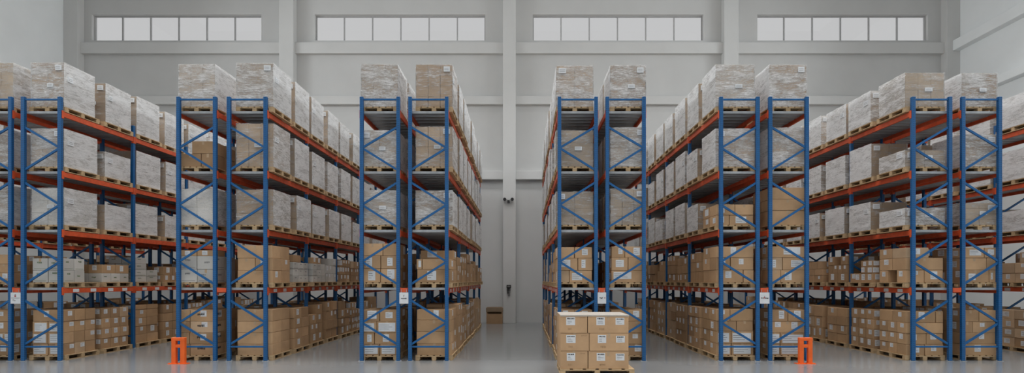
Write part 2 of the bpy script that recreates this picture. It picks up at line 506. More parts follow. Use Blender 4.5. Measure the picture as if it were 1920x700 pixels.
# tops of the front loads, read off the photograph (pixel rows), per rack and level
TOPS = {
 'r1l': (578, 460, 350, 245, 118), 'r1r': (578, 486, 353, 242, 118), 'r2l': (578, 470, 355, 262, 121), 'r2r': (579, 460, 356, 232, 119),
 'r3l': (582, 457, 358, 245, 121), 'r3r': (585, 480, 358, 238, 121), 'r4l': (582, 464, 360, 245, 124), 'r4r': (583, 465, 355, 240, 123),
 'r5l': (584, 465, 382, 242, 122), 'r5r': (584, 465, 352, 240, 122), 'r6l': (584, 474, 391, 282, 137), 'r6r': (584, 474, 381, 253, 138), 'r7l': (575, 468, 372, 262, 155)}
YF = Y0 + UD + .06
def z_of(py, Y=YF): return CAMZ + (VY - py) * Y / F
A = .0
def gen_floor(r_):
    n = r_.choice([3, 4, 4, 4]); tot = r_.uniform(1.12, 1.3)
    out = []
    for k in range(n):
        nx, ny = r_.choice([(2, 2), (2, 3), (2, 2), (1, 2), (2, 3)])
        om = set()
        if k == n - 1 and r_.random() < .3: om = {(r_.randrange(nx), r_.randrange(ny))}
        out.append((tot / n, nx, ny, om))
    if r_.random() < .5: out = [(h, out[0][1], out[0][2], o if (out[k][1], out[k][2]) == (out[0][1], out[0][2]) else set()) for k, (h, nx, ny, o) in enumerate(out)]
    return out
def gen_shelf(r_):
    n = r_.choice([2, 3, 3, 3]); tot = r_.uniform(.62, 1.0) * (n / 3) ** .5
    out = []
    for k in range(n):
        nx, ny = r_.choice([(2, 2), (2, 3), (2, 4), (1, 2)])
        om = set()
        if k == n - 1:
            for a in range(nx):
                for c in range(ny):
                    if r_.random() < .3: om.add((a, c))
            if len(om) == nx * ny: om = set()
        out.append((tot / n * r_.uniform(.9, 1.1), nx, ny, om))
    return out

CUSTOM = {}
S2 = [0, .5, 1]
CUSTOM['r1r', 0, 0] = dict(layers=[(.305, 2, 3), (.305, 2, 3), (.305, 2, 3), (.31, 1, 3)], lab=['panel', 'panel', 'panel', 'some'])
CUSTOM['r1r', 0, 1] = dict(layers=[(.30, 2, 3), (.30, 2, 3), (.30, 2, 3), (.30, 2, 3)], lab='many')
CUSTOM['r1r', 0, 2] = dict(layers=[(.27, 1, 2), (.27, 2, 2), (.27, 1, 2), (.27, 2, 2), (.15, 2, 2)], lab='few')
CUSTOM['r1r', 1, 0] = dict(layers=[(.33, 2, 2), (.33, 2, 2)], white=True, prints='green', ly=.72)
CUSTOM['r1r', 1, 1] = dict(layers=[(.27, 2, 3), (.26, 2, 2)], white=[0], lab='some', prints='green')
CUSTOM['r1r', 1, 2] = dict(layers=[(.2, 2, 2), (.2, 2, 2), (.2, 2, 2, {(1, 1)}), (.2, 2, 2, {(1, 1), (0, 1)})], white=[0, 1, 2, 3], prints='green')
CUSTOM['r2l', 0, 0] = dict(layers=[(.30, 2, 2, None, [0, .3, 1]), (.31, 2, 2, None, [0, .28, 1]), (.31, 2, 2, None, [0, .3, 1]), (.31, 2, 2, None, [0, .3, 1])], lab='few', prints='bold')
CUSTOM['r2l', 1, 0] = dict(layers=[(.36, 2, 2), (.36, 2, 2), (.16, 2, 2, {(1, 1)})], white=[0, 1], prints='thin')
CUSTOM['r2r', 0, 0] = dict(layers=[(.30, 1, 2), (.31, 1, 2), (.31, 1, 2), (.32, 1, 2)], lab='none', mat=1)
CUSTOM['r2r', 0, 1] = dict(layers=[(.30, 2, 2)] * 4, lab='few', mat=1)
CUSTOM['r2r', 1, 0] = dict(layers=[(.33, 1, 2), (.33, 2, 2, None, [0, .5, 1]), (.35, 1, 2)], lab='few', mat=1)
CUSTOM['r2r', 1, 1] = dict(layers=[(.2, 2, 3)] * 3 + [(.22, 1, 2, {(0, 1)})], white=[0, 1, 2], prints='thin')
CUSTOM['r2r', 1, 2] = dict(layers=[(.2, 2, 3)] * 3 + [(.2, 2, 3, {(0, 2), (1, 2)})], white=[0, 1, 2], prints='thin')
CUSTOM['r3l', 0, 0] = dict(layers=[(.30, 2, 2), (.31, 2, 2, None, [0, .35, 1]), (.31, 2, 2, None, [0, .42, 1]), (.31, 2, 2)], lab=['panel', 'big', 'panel', 'big'])
CUSTOM['r3l', 1, 0] = dict(layers=[(.38, 2, 2, None, [0, .53, 1]), (.35, 2, 2, None, [0, .53, 1]), (.33, 2, 2, None, [0, .6, 1])], lab='big', mat=1)
CUSTOM['r3r', 0, 0] = dict(layers=[(.31, 1, 2), (.33, 1, 2), (.31, 1, 2), (.29, 1, 2, None)], lab='few')
CUSTOM['r3r', 0, 1] = dict(layers=[(.33, 2, 2)] * 4, lab='few', mat=1)
CUSTOM['r3r', 1, 0] = dict(layers=[(.36, 1, 2), (.28, 2, 2, None, [0, .16, 1]), (.26, 1, 2, {(0, 0)})], lab='big', mat=1)
CUSTOM['r4l', 0, 0] = dict(layers=[(.30, 2, 2), (.31, 2, 2), (.31, 2, 2), (.31, 2, 2)], lab='some')
CUSTOM['r4l', 1, 0] = dict(layers=[(.33, 2, 2, None, [0, .35, 1]), (.33, 2, 2, None, [0, .58, 1]), (.30, 2, 2)], lab='big', mat=1)
CUSTOM['r4r', 0, 0] = dict(layers=[(.30, 2, 2), (.31, 2, 2), (.31, 2, 2), (.31, 2, 2)], lab='some')
CUSTOM['r4r', 1, 0] = dict(layers=[(.33, 1, 2), (.35, 2, 2, None, [0, .5, 1]), (.30, 2, 2, None, [0, .4, 1])], lab='big', mat=1)
CUSTOM['r5l', 0, 0] = dict(layers=[(.32, 2, 2, None, [0, .4, 1]), (.33, 2, 2, None, [0, .4, 1]), (.28, 2, 2, None, [0, .55, 1]), (.32, 2, 2, None, [0, .38, 1])], lab=['panel', 'panel', 'big', 'some'])
CUSTOM['r5l', 1, 0] = dict(layers=[(.34, 2, 2, None, [0, .72, 1]), (.34, 2, 2, None, [0, .38, 1]), (.30, 1, 2)], lab='some', mat=1)
CUSTOM['r5r', 0, 0] = dict(layers=[(.30, 2, 2, None, [0, .28, 1]), (.31, 2, 2, None, [0, .28, 1]), (.31, 1, 2), (.31, 2, 2)], lab=['panel', 'panel', 'many', 'big'])
CUSTOM['r5r', 1, 0] = dict(layers=[(.34, 2, 2, None, [0, .3, 1]), (.34, 2, 2, None, [0, .35, 1]), (.30, 1, 2)], lab='big', mat=1)
CUSTOM['r6l', 0, 0] = dict(layers=[(.29, 2, 3), (.30, 2, 3, None, [0, .55, 1]), (.29, 1, 3), (.31, 2, 2, {(1, 1)}, [0, .8, 1])], lab='some', mat=0)
CUSTOM['r6l', 0, 1] = dict(layers=[(.29, 2, 3)] * 4, lab='many')
CUSTOM['r6l', 0, 2] = dict(layers=[(.28, 1, 2)] * 4, lab='few')
CUSTOM['r6l', 1, 0] = dict(layers=[(.34, 2, 3, {(0, 1)}), (.33, 1, 2), (.28, 2, 2, {(1, 0), (1, 1)}, [0, .62, 1])], lab='some', mat=1)
CUSTOM['r6l', 1, 1] = dict(layers=[(.27, 2, 2), (.20, 2, 2, {(0, 1), (1, 1)}), (.18, 2, 2, {(0, 1), (1, 1)})], lab='many')
CUSTOM['r6r', 0, 0] = dict(layers=[(.30, 1, 2), (.31, 1, 2), (.30, 2, 2, None, [0, .32, 1]), (.31, 2, 2)], lab='some')
CUSTOM['r6r', 1, 0] = dict(layers=[(.34, 2, 2, None, [0, .8, 1]), (.33, 2, 2, None, [0, .72, 1]), (.28, 2, 2, None, [0, .65, 1])], lab='big', mat=1)
# unwrapped or part-wrapped stacks on higher shelves
CUSTOM['r2l', 3, 0] = dict(layers=[(.36, 2, 2, None, [0, .62, 1]), (.34, 2, 2, {(0, 0), (0, 1)}, [0, .35, 1])], lab='none', mat=2)
CUSTOM['r5l', 2, 0] = dict(layers=[(.27, 2, 2, None, [0, .35, 1]), (.29, 2, 2)], lab='big', mat=1)
CUSTOM['r5r', 2, 0] = dict(layers=[(.40, 1, 1), (.30, 1, 2), (.32, 1, 2)], lab='none', mat=1)

for i, (nm, x0, side, lx) in enumerate(RX):
    W = 1.0
    if lx is None: lx = (x0 + .1, x0 + 1.1)
    cx = (lx[0] + lx[1]) / 2
    for j in range(NB * 2):
        for lv in range(5):
            r_ = random.Random('%s%d%d' % (nm, lv, j))
            # a few empty places deep in the hidden racks
            yb = YF + (j // 2) * BAY + (0 if j % 2 == 0 else 1.345) + (r_.uniform(-.02, .02) if j else 0)
            pl = 1.18
            off = r_.uniform(-.03, .03) if j else 0
            z = DECK[lv]
            zl = z if lv else 0.0
            pw = max(.98, lx[1] - lx[0] + .02)
            px0, px1 = cx - pw / 2 + off, cx + pw / 2 + off
            add_pallet(i, lv, j, px0, px1, yb - .01, yb - .01 + pl, zl)
            ax0, ax1 = lx[0] + off, lx[1] + off
            cu = CUSTOM.get((nm, lv, j))
            if lv <= 1 or cu:
                if cu is None:
                    lay = gen_floor(r_) if lv == 0 else gen_shelf(r_)
                    add_boxes(i, lv, j, ax0 + .02, ax1 - .02, yb + .01, yb + r_.uniform(1.0, 1.12), lay, zl + PALH,
                              lab=r_.choice(['some', 'many', 'few', 'big', 'some']), white=(r_.random() < (.13 if lv else .04)),
                              mat=r_.choice([0, 0, 1, 2, 3]), prints=r_.choice([None, 'thin']))
                else:
                    add_boxes(i, lv, j, ax0 + .015, ax1 - .015, yb + .01, yb + cu.get('ly', 1.1), cu['layers'], zl + PALH, lab=cu.get('lab', 'some'),
                              white=cu.get('white', False), mat=cu.get('mat'), prints=cu.get('prints'))
            else:
                if j == 0 and nm in TOPS: h = z_of(TOPS[nm][lv]) - z - PALH
                else:
                    base = {4: 1.16, 3: 1.09, 2: .98}[lv] * {'r6l': .84, 'r6r': .84, 'r7l': .78}.get(nm, 1)
                    h = base * r_.uniform(.94, 1.05)
                    if lv < 4: h = min(h, DECK[lv + 1] - DECK[lv] - PALH - .2 if lv < 4 else 9) * (r_.choice([1, 1, 1, .8]))
                ln_ = r_.uniform(1.02, 1.13) if j % 2 == 0 else r_.uniform(1.1, 1.15)
                ys_ = .01 if j % 2 == 0 else .09
                tone = r_.choice([0, 1, 1, 2])
                thin = r_.random() < .3
                if (nm, lv) == ('r1r', 2) and j == 0 or (nm, lv) == ('r2l', 2) and j == 0: tone, thin = 3, True
                if (nm, lv) == ('r2r', 3) and j == 0 or (nm, lv) == ('r2r', 2) and j == 0: tone, thin = 0, True
                if (nm, lv) == ('r1r', 3) and j == 1: h = .74
                if (nm, lv) == ('r6l', 3) and j == 0: ln_ = 1.05
                if nm == 'r6l' and lv == 3 and j == 1: h = .98
                if nm == 'r6l' and lv == 2 and j == 1: h = .82; 
                add_load(i, lv, j, ax0, ax1, yb + ys_, yb + ln_, h, None, tone, thin, r_.choice([2, 3, 3, 4]))

# the pallet of six big boxes in front of the seventh rack
FY, FD = 12.32, 1.15
fx0, fx1 = (1050.4 - VX) * FY / F, (1179.5 - VX) * FY / F
ITEMS.append(dict(kind='pallet', i=-1, lv=0, j=0, box=(fx0 - .0, fx1 + .12, FY - .02, FY + FD + .02, 0, PALH)))
for k, (sp, hh) in enumerate([(.405, .41), (.425, .41), (.40, .412)]):
    add_boxes(-1, 0, 0, fx0, fx1, FY, FY + FD, [(hh, 2, 2, None, [0, sp, 1])], z=PALH + sum(v for v in (.41, .41, .412)[:k]), lab='front', mat=1)
    for it in ITEMS[-4:]:
        it['pos'] = it['pos'][:2] + (['bottom', 'middle', 'top'][k],)

b = MB(); b.box(0, fx1 - fx0, 0, FD, 0, .004); b.box(0, fx1 - fx0, -.006, -.003, -.03, .002)
sh = put('cover_sheet', b.mesh('cover_sheet', paint('pale_cover_sheet', (.50, .455, .40), .06, .45, 5)), None, (fx0, FY, PALH + 1.235))
tag(sh, 'thin pale sheet lying over the top boxes of the free-standing pallet', 'sheet')

# ---- which of them the photograph shows most of: rays through the picture
def item_quads(it):
    x0, x1, y0, y1, z0, z1 = it['box']
    P = [(x0, y0, z0), (x1, y0, z0), (x1, y1, z0), (x0, y1, z0), (x0, y0, z1), (x1, y0, z1), (x1, y1, z1), (x0, y1, z1)]
    return P, ((0, 3, 2, 1), (4, 5, 6, 7), (0, 1, 5, 4), (1, 2, 6, 5), (2, 3, 7, 6), (3, 0, 4, 7))
vs, fs = [], []
for it in ITEMS:
    P, Q = item_quads(it); b0 = len(vs); vs += P; fs += [tuple(b0 + q for q in f) for f in Q]
n_item_faces = len(fs)
for (nm, x0, side, lx) in RX:      # the deck panels and front posts hide things too
    for lv in range(1, 5):
        b0 = len(vs); vs += [(x0, Y0, DECK[lv] - .02), (x0 + RW, Y0, DECK[lv] - .02), (x0 + RW, Y0 + NB * BAY, DECK[lv] - .02), (x0, Y0 + NB * BAY, DECK[lv] - .02)]
        fs.append((b0, b0 + 1, b0 + 2, b0 + 3))
bvh = BVHTree.FromPolygons([Vector(v) for v in vs], fs)
hits = [0] * len(ITEMS)
eye = Vector((0, 0, CAMZ))
step = 3.0
for iy in range(int(700 / step)):
    for ix in range(int(1920 / step)):
        d = Vector(((ix + .5) * step - VX, F, VY - (iy + .5) * step)).normalized()
        _, _, idx, _ = bvh.ray_cast(eye, d, 60)
        if idx is not None and idx < n_item_faces: hits[idx // 6] += 1
MAXK = 292
for kind in ('cardboard_box', 'white_carton', 'pallet', 'wrapped_load'):
    ids = [k for k, it in enumerate(ITEMS) if it['kind'] == kind]
    ids.sort(key=lambda k: -hits[k])
    for n, k in enumerate(ids):
        ITEMS[k]['hits'] = hits[k]
        ITEMS[k]['own'] = n < MAXK and hits[k] > 0
        ITEMS[k]['rank'] = n

# ---- pallets
def pallet_parts(w, l):
    """nine-block pallet: deck boards on cross boards, blocks, bottom skids; origin at its lower front-left corner"""
    top = MB(); n = 6
    for k in range(3):
        y = [0, l / 2 - .05, l - .1][k]
        top.box(0, w, y, y + .1, .098, .118)
    bw = w / (n + (n - 1) * .35)
    for k in range(n):
        x = k * bw * 1.35
        top.box(x, x + bw, 0, l, .118, .14)
    blocks = []
    xs_ = [0, w / 2 - .06, w - .12]; ys_ = [0, l / 2 - .06, l - .12]
    for x in xs_:
        for y in ys_: blocks.append((x, y))
    return top, blocks
pcache = {}
def pallet_meshes(w):
    k = round(w, 3)
    if k in pcache: return pcache[k]
    l = 1.18
    top, bl_ = pallet_parts(w, l)
    bk = MB(); bk.box(0, .12, 0, .12, .02, .098)
    sk = MB(); sk.box(0, .1, 0, l, 0, .02)
    allm = MB(); allm.v, allm.f, allm.m = list(top.v), list(top.f), list(top.m)
    for x, y in bl_: allm.box(x, x + .12, y, y + .12, .02, .098)
    for x in (0, w / 2 - .05, w - .1): allm.box(x, x + .1, 0, l, 0, .02)
    pcache[k] = dict(top=top.mesh('deck_boards', M['wood']), block=bk.mesh('block', M['wood']), skid=sk.mesh('bottom_board', M['wood']),
                     blocks=bl_, full=allm.mesh('pallet', M['wood']), mb=allm)
    return pcache[k]
def where(it):
    if it['i'] < 0: return None
    return '%s, %s of the %s rack from left' % (pall(it['j']), LV[it['lv']], rack_ord(it['i']) if it['i'] else 'hidden leftmost')
def rk(it): return '%s rack from left' % rack_ord(it['i']) if it['i'] else 'rack hidden behind the leftmost'
rest = MB()
for it in [t for t in ITEMS if t['kind'] == 'pallet']:
    x0, x1, y0, y1, z0, z1 = it['box']
    pm = pallet_meshes(x1 - x0)
    if not it['own']:
        b0 = len(rest.v); rest.v += [(v[0] + x0, v[1] + y0, v[2] + z0) for v in pm['mb'].v]
        rest.f += [tuple(b0 + q for q in f) for f in pm['mb'].f]; rest.m += pm['mb'].m
        continue
    if it['rank'] < 110 or it['i'] < 0:
        p = put('wooden_pallet', pm['top'], None, (x0, y0, z0))
        w = x1 - x0
        for x, y in pm['blocks']: put('block', pm['block'], p, (x, y, 0))
        for x in (0, w / 2 - .05, w - .1): put('bottom_board', pm['skid'], p, (x, 0, 0))
    else:
        p = put('wooden_pallet', pm['full'], None, (x0, y0, z0))
    if it['i'] < 0: tag(p, 'wooden pallet under six big boxes standing free on the floor', 'pallet')
    else: tag(p, 'wooden pallet, %s place back, %s of the %s' % (ordn[it['j']] if it['j'] else 'front', LV[it['lv']], rk(it)), 'pallet', 'wooden pallets on the %s' % LV[it['lv']])
if rest.v:
    o = put('wooden_pallets', rest.mesh('pallets', M['wood'])); tag(o, 'remaining wooden pallets deep inside the racks', 'pallets', None, 'stuff')

# ---- boxes
def label_rects(it, w, d, h, r_):
    """rectangles on the front (x,z) and on the two side faces (y,z): (face, u0, u1, v0, v1)"""
    out = []
    lab = it['lab']
    if lab == 'none': return out
    if lab == 'front':
        s = .27 * h / .41
        lx_ = w * (.22 if it['pos'][0] == 'left' else .2)
        out.append(('F', lx_ + r_.uniform(-.015, .015), lx_ + .20, h * .45, h * .90))
        if it['pos'][0] == 'right': out.append(('F', w * .68, w * .68 + .2, h * .47, h * .86))
        return out
    for face, wid in (('F', w), ('L', d), ('R', d)):
        if lab == 'panel':
            if face == 'F':
                u = r_.uniform(.05, .14) * wid; out.append((face, u, wid * r_.uniform(.82, .95), h * .10, h * r_.uniform(.82, .9)))
            elif r_.random() < .8:
                a = min(.17, wid * .4); out.append((face, wid * .55, wid * .55 + a, h * .52, h * .9))
        elif lab == 'big':
            if r_.random() < .75:
                a = r_.uniform(.25, .55) * wid; hh = r_.uniform(.5, .72) * h
                u = r_.uniform(.04, max(.05, wid - a - .04)); v = r_.uniform(.05, h - hh - .02); out.append((face, u, u + a, v, v + hh))
        else:
            n = {'few': 1 if r_.random() < .3 else 0, 'some': 1 if r_.random() < .75 else 0, 'many': 2 if wid > .4 else 1}[lab]
            for k in range(n):
                a = min(r_.uniform(.12, .19), wid * .4); hh = min(a * r_.uniform(.8, 1.2), h * .75)
                u = (wid * (k + .5) / n - a / 2) + r_.uniform(-.1, .1) * wid
                u = min(max(u, .02), wid - a - .02); v = h - hh - r_.uniform(.02, .08) * h - .01
                out.append((face, u, u + a, v, v + hh))
    return out
def put_rect(b, rect, w, d, h, mat=0, t=.002):
    f, u0, u1, v0, v1 = rect
    if f == 'F': b.box(u0, u1, -t, .0, v0, v1, mat)
    elif f == 'L': b.box(-t, 0, u0, u1, v0, v1, mat)
    else: b.box(w, w + t, u0, u1, v0, v1, mat)
def print_bars(b, f, w, h, u0, u1, v0, v1, r_, d, mat=1, t=.0035):
    x = u0
    while x < u1 - .01:
        c = min(r_.uniform(.015, .035), u1 - x)
        put_rect(b, (f, x, x + c, v0 + r_.uniform(0, .25) * (v1 - v0), v1 - r_.uniform(0, .2) * (v1 - v0)), w, d, h, mat, t)
        x += c + .008
bcache = {}
def box_mesh(w, d, h, mat):
    k = (round(w, 3), round(d, 3), round(h, 3), mat.name)
    if k not in bcache:
        b = MB(); b.box(0, w, 0, d, 0, h)
        bcache[k] = b.mesh('box', mat, .005)
    return bcache[k]
rest = {}
nbox = 0
for it in [t for t in ITEMS if t['kind'] in ('cardboard_box', 'white_carton')]:
    x0, x1, y0, y1, z0, z1 = it['box']; w, d, h = x1 - x0, y1 - y0, z1 - z0
    r_ = random.Random(it['seed'])
    wh = it['kind'] == 'white_carton'
    mi = it['mat'] if it['mat'] is not None else r_.choice([0, 0, 1, 2])
    if r_.random() < .12: mi = r_.choice([0, 1, 2, 3])
    mat = M['white'] if wh else M['card'][mi]
    if not it['own']:
        key = 'white' if wh else 'brown'
        b = rest.setdefault(key, MB())
        b.box(x0, x1, y0, y1, z0, z1, 0 if wh else mi)
        lb = MB()
        if not wh and it.get('hits', 0) > 0:
            for q in label_rects(it, w, d, h, r_): put_rect(lb, q, w, d, h, 4)
            b0 = len(b.v); b.v += [(v[0] + x0, v[1] + y0, v[2] + z0) for v in lb.v]; b.f += [tuple(b0 + q for q in f) for f in lb.f]; b.m += lb.m
        continue
    o = put(it['kind'], box_mesh(w, d, h, mat), None, (x0, y0, z0))
    nbox += 1
    # packing tape over the top seam and down the front and back
    tp = MB(); tw = min(.06, h * .25); t = .0015
    tp.box(w / 2 - tw / 2, w / 2 + tw / 2, -t, d + t, h, h + t)
    for y in (-t, d): tp.box(w / 2 - tw / 2, w / 2 + tw / 2, y, y + t, h * .72, h)
    if not wh or r_.random() < .5: put('packing_tape', tp.mesh('packing_tape', M['tape']), o)
    rects = [] if wh and it['prints'] else label_rects(it, w, d, h, r_)
    for q in rects:
        lb = MB(); put_rect(lb, q, w, d, h, 0)
        f, u0, u1, v0, v1 = q
        if it['hits'] > 10:
            hh = v1 - v0
            if it['lab'] == 'front':
                print_bars(lb, f, w, h, u0 + .025, u1 - .02, v0 + hh * .72, v0 + hh * .9, r_, d)
                for kk in (.2, .36, .5): put_rect(lb, (f, u0 + .03, u0 + r_.uniform(.08, .16), v0 + hh * kk, v0 + hh * (kk + .03)), w, d, h, 1, .0032)
            else:
                for kk in (.25, .5, .72): put_rect(lb, (f, u0 + .015, u0 + (u1 - u0) * r_.uniform(.4, .85), v0 + hh * kk, v0 + hh * (kk + .05)), w, d, h, 2, .0032)
        put('paper_label', lb.mesh('paper_label', [M['paper'], M['ink'], M['grey']]), o)
    pr = it['prints']
    if it['lab'] == 'front':
        pb = MB()
        if it['pos'][0] == 'left': print_bars(pb, 'F', w, h, w * .72, w * .93, h * .83, h * .90, r_, d, 0, .002)
        print_bars(pb, 'F', w, h, w * .28, w * .42, h * .16, h * .3, r_, d, 0, .002)
        pm_ = pb.mesh('printed_mark', M['card'][2]); put('printed_mark', pm_, o)
    elif pr == 'bold' and w > .4:
        pb = MB()
        for ff, ww in (('F', w), ('R', d)): print_bars(pb, ff, w, h, ww * .3, ww * .62, h * .5, h * .72, r_, d, 0, .002)
        put('printed_mark', pb.mesh('printed_mark', M['ink']), o)
    elif pr in ('green', 'thin') and it['hits'] > 8 and wh:
        pb = MB()
        for ff, ww in (('F', w), ('R', d), ('L', d)):
            a = r_.uniform(.2, .45) * ww; vv = r_.uniform(.45, .7) * h
            print_bars(pb, ff, w, h, a, a + ww * .3, vv, vv + h * .16, r_, d, 0, .002)
            if r_.random() < .6: put_rect(pb, (ff, ww * .1, ww * .9, h * .12, h * .15), w, d, h, 0, .002)
        put('printed_mark', pb.mesh('printed_mark', M['inkgreen'] if pr == 'green' else M['grey']), o)
    px, py, pz = it['pos']
    noun = 'white carton' if wh else {0: 'brown box', 1: 'light brown box', 2: 'dull brown box', 3: 'pale brown box'}[mi]
    place = ' '.join(t_ for t_ in (py, px) if t_)
    if it['i'] < 0:
        tag(o, '%s box %s in the %s layer of the free-standing pallet' % ('big brown', place, pz), 'box', 'big boxes on the free-standing pallet')
    else:
        noun = 'white carton' if wh else 'brown box'
        lvl = {0: 'floor', 1: 'lowest shelf', 2: 'second shelf', 3: 'third shelf'}[it['lv']]
        pl_ = 'front' if it['j'] == 0 else ordn[it['j']]
        tag(o, '%s %s of %s layer, %s pallet, %s, %s' % (noun, place or 'filling all', pz, pl_, lvl, rk(it)), 'box', '%s on the %s' % ('white cartons' if wh else 'brown boxes', LV[it['lv']]))
for key, b in rest.items():
    if key == 'brown':
        o = put('cardboard_boxes', b.mesh('boxes', M['card'] + [M['paper']])); tag(o, 'remaining brown cardboard boxes deep inside the racks', 'boxes', None, 'stuff')
    else:
        o = put('white_cartons', b.mesh('cartons', [M['white']])); tag(o, 'remaining white cartons deep inside the racks', 'boxes', None, 'stuff')

# ---- stretch-wrapped loads
def carton_block(w, d, h, tiers, r_, mats):
    b = MB(); z = 0
    nx, ny = r_.choice([(2, 2), (2, 3), (1, 2), (3, 3)])
    for t_ in range(tiers):
        hh = h / tiers
        for ix in range(nx):
            for iy in range(ny):
                e = [r_.uniform(.002, .008) for _ in range(4)]
                b.box(w * ix / nx + e[0], w * (ix + 1) / nx - e[1], d * iy / ny + e[2], d * (iy + 1) / ny - e[3], z + .001, z + hh - .004)
        z += hh
    return b
def film_shell(w, d, h, r_, n=9):
    """the film round the load: four wrinkled sides and a lip folded over the top"""
    b = MB(); o = .012; off = Vector((r_.uniform(0, 50), r_.uniform(0, 50), 0))
    ring = []
    for k in range(n): ring.append((-o + (w + 2 * o) * k / n, -o, 0, -1))
    for k in range(n): ring.append((w + o, -o + (d + 2 * o) * k / n, 1, 0))
    for k in range(n): ring.append((w + o - (w + 2 * o) * k / n, d + o, 0, 1))
    for k in range(n): ring.append((-o, d + o - (d + 2 * o) * k / n, -1, 0))
    N = len(ring); rows = 9
    for q in range(rows):
        z = .001 + (h + .011) * q / (rows - 1)
        for k, (x, y, nx_, ny_) in enumerate(ring):
            a = noise.noise(Vector((x * 2.2, y * 2.2, z * 6)) + off) * .009
            b.v.append((x + nx_ * a, y + ny_ * a, z + (.012 * noise.noise(Vector((x * 5, y * 5, 3)) + off) if q == rows - 1 else 0)))
    for k, (x, y, nx_, ny_) in enumerate(ring):      # lip
        ins = .10 + .05 * noise.noise(Vector((x * 4, y * 4, 9)) + off)
        b.v.append((min(max(x, ins), w - ins), min(max(y, ins), d - ins), h + .006))
    for q in range(rows):
        for k in range(N):
            k2 = (k + 1) % N
            b.f.append((q * N + k, q * N + k2, (q + 1) * N + k2, (q + 1) * N + k)); b.m.append(0)
    return b
rest = MB()
tone_words = ['tan', 'grey-brown', 'brown', 'white']
for it in [t for t in ITEMS if t['kind'] == 'wrapped_load']:
    x0, x1, y0, y1, z0, z1 = it['box']; w, d, h = x1 - x0, y1 - y0, z1 - z0
    r_ = random.Random(it['seed'])
    tone = it['tone'] if it['tone'] is not None else 1
    core = carton_block(w, d, h, it['tiers'], r_, None)
    fl = film_shell(w, d, h, r_)
    if not it['own']:
        for m_, mi in ((core, 0), (fl, 1)):
            b0 = len(rest.v); rest.v += [(v[0] + x0, v[1] + y0, v[2] + z0) for v in m_.v]; rest.f += [tuple(b0 + q for q in f) for f in m_.f]; rest.m += [mi] * len(m_.f)
        continue
    mat = M['whiteload'] if tone == 3 else M['wrapcard'][tone]
    o = put('wrapped_load', core.mesh('carton_block', mat), None, (x0, y0, z0))
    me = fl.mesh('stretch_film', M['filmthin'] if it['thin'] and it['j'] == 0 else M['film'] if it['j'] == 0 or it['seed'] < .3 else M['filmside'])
    for p_ in me.polygons: p_.use_smooth = False
    put('stretch_film', me, o)
    lbs = []
    a = r_.uniform(.16, .2)
    side = 'R' if RX[it['i']][2] == 'R' else 'L'
    fu = w - a - .06 if side == 'R' else .06
    if r_.random() < .75: lbs.append(('F', fu, fu + a, h - .2, h - .06))
    if r_.random() < .45: lbs.append(('F', w * .5, w * .5 + a, h * .45, h * .45 + .1))
    if r_.random() < .5: lbs.append((side, .1, .1 + a, h * .6, h * .6 + .14))
    if it['hits'] > 6:
        for q in lbs:
            lb = MB(); f, u0, u1, v0, v1 = q
            put_rect(lb, q, w, d, h, 0, .028)
            for kk in (.3, .6): put_rect(lb, (f, u0 + .02, u1 - .03, v0 + (v1 - v0) * kk, v0 + (v1 - v0) * (kk + .07)), w, d, h, 1, .0295)
            put('paper_label', lb.mesh('paper_label', [M['paper'], M['grey']]), o)
    pl_ = 'front' if it['j'] == 0 else ordn[it['j']]
    tag(o, 'film-wrapped %s load, %s place back on the %s of the %s' % (tone_words[tone], pl_, LV[it['lv']], rk(it)) if it['i'] else
        'film-wrapped %s load, %s place back on the %s of the hidden left rack' % (tone_words[tone], pl_, LV[it['lv']]), 'wrapped load', 'wrapped loads on the %s' % LV[it['lv']])
if rest.v:
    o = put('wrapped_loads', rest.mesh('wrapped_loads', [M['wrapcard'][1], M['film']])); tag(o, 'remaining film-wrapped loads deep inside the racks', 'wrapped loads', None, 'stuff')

# ------------------------------------------------------------------ guards, signs, fixtures
def guard(px, label):
    Y = 13.99; x = (px - VX) * Y / F
    r = bpy.data.objects.new('post_guard', None); COL.objects.link(r); r.location = (x, Y, 0)
    tag(r, label, 'guard', 'orange post guards')
    for s in (-1, 1):
        b = MB(); b.box(s * .115 - .055, s * .115 + .055, -.05, .05, .01, .63); put('leg', b.mesh('leg', M['guard'], .006), r)
        b = MB(); b.box(s * .125 - .12, s * .125 + .12, -.09, .09, 0, .012)
        for dx in (-.09, .09): b.cyl((s * .125 + dx, -.065, .012), (s * .125 + dx, -.065, .03), .013, n=8)
        put('base_plate', b.mesh('base_plate', M['guard']), r)
    b = MB(); b.box(-.172, .172, -.052, .052, .60, .68); put('top_plate', b.mesh('top_plate', M['guard'], .006), r)
    b = MB(); b.box(-.062, .062, -.045, .045, .42, .50); put('crossbar', b.mesh('crossbar', M['guard'], .005), r)
guard(335.5, 'orange post guard in front of the third rack from left')
guard(1509.7, 'orange post guard in front of the tenth rack from left')

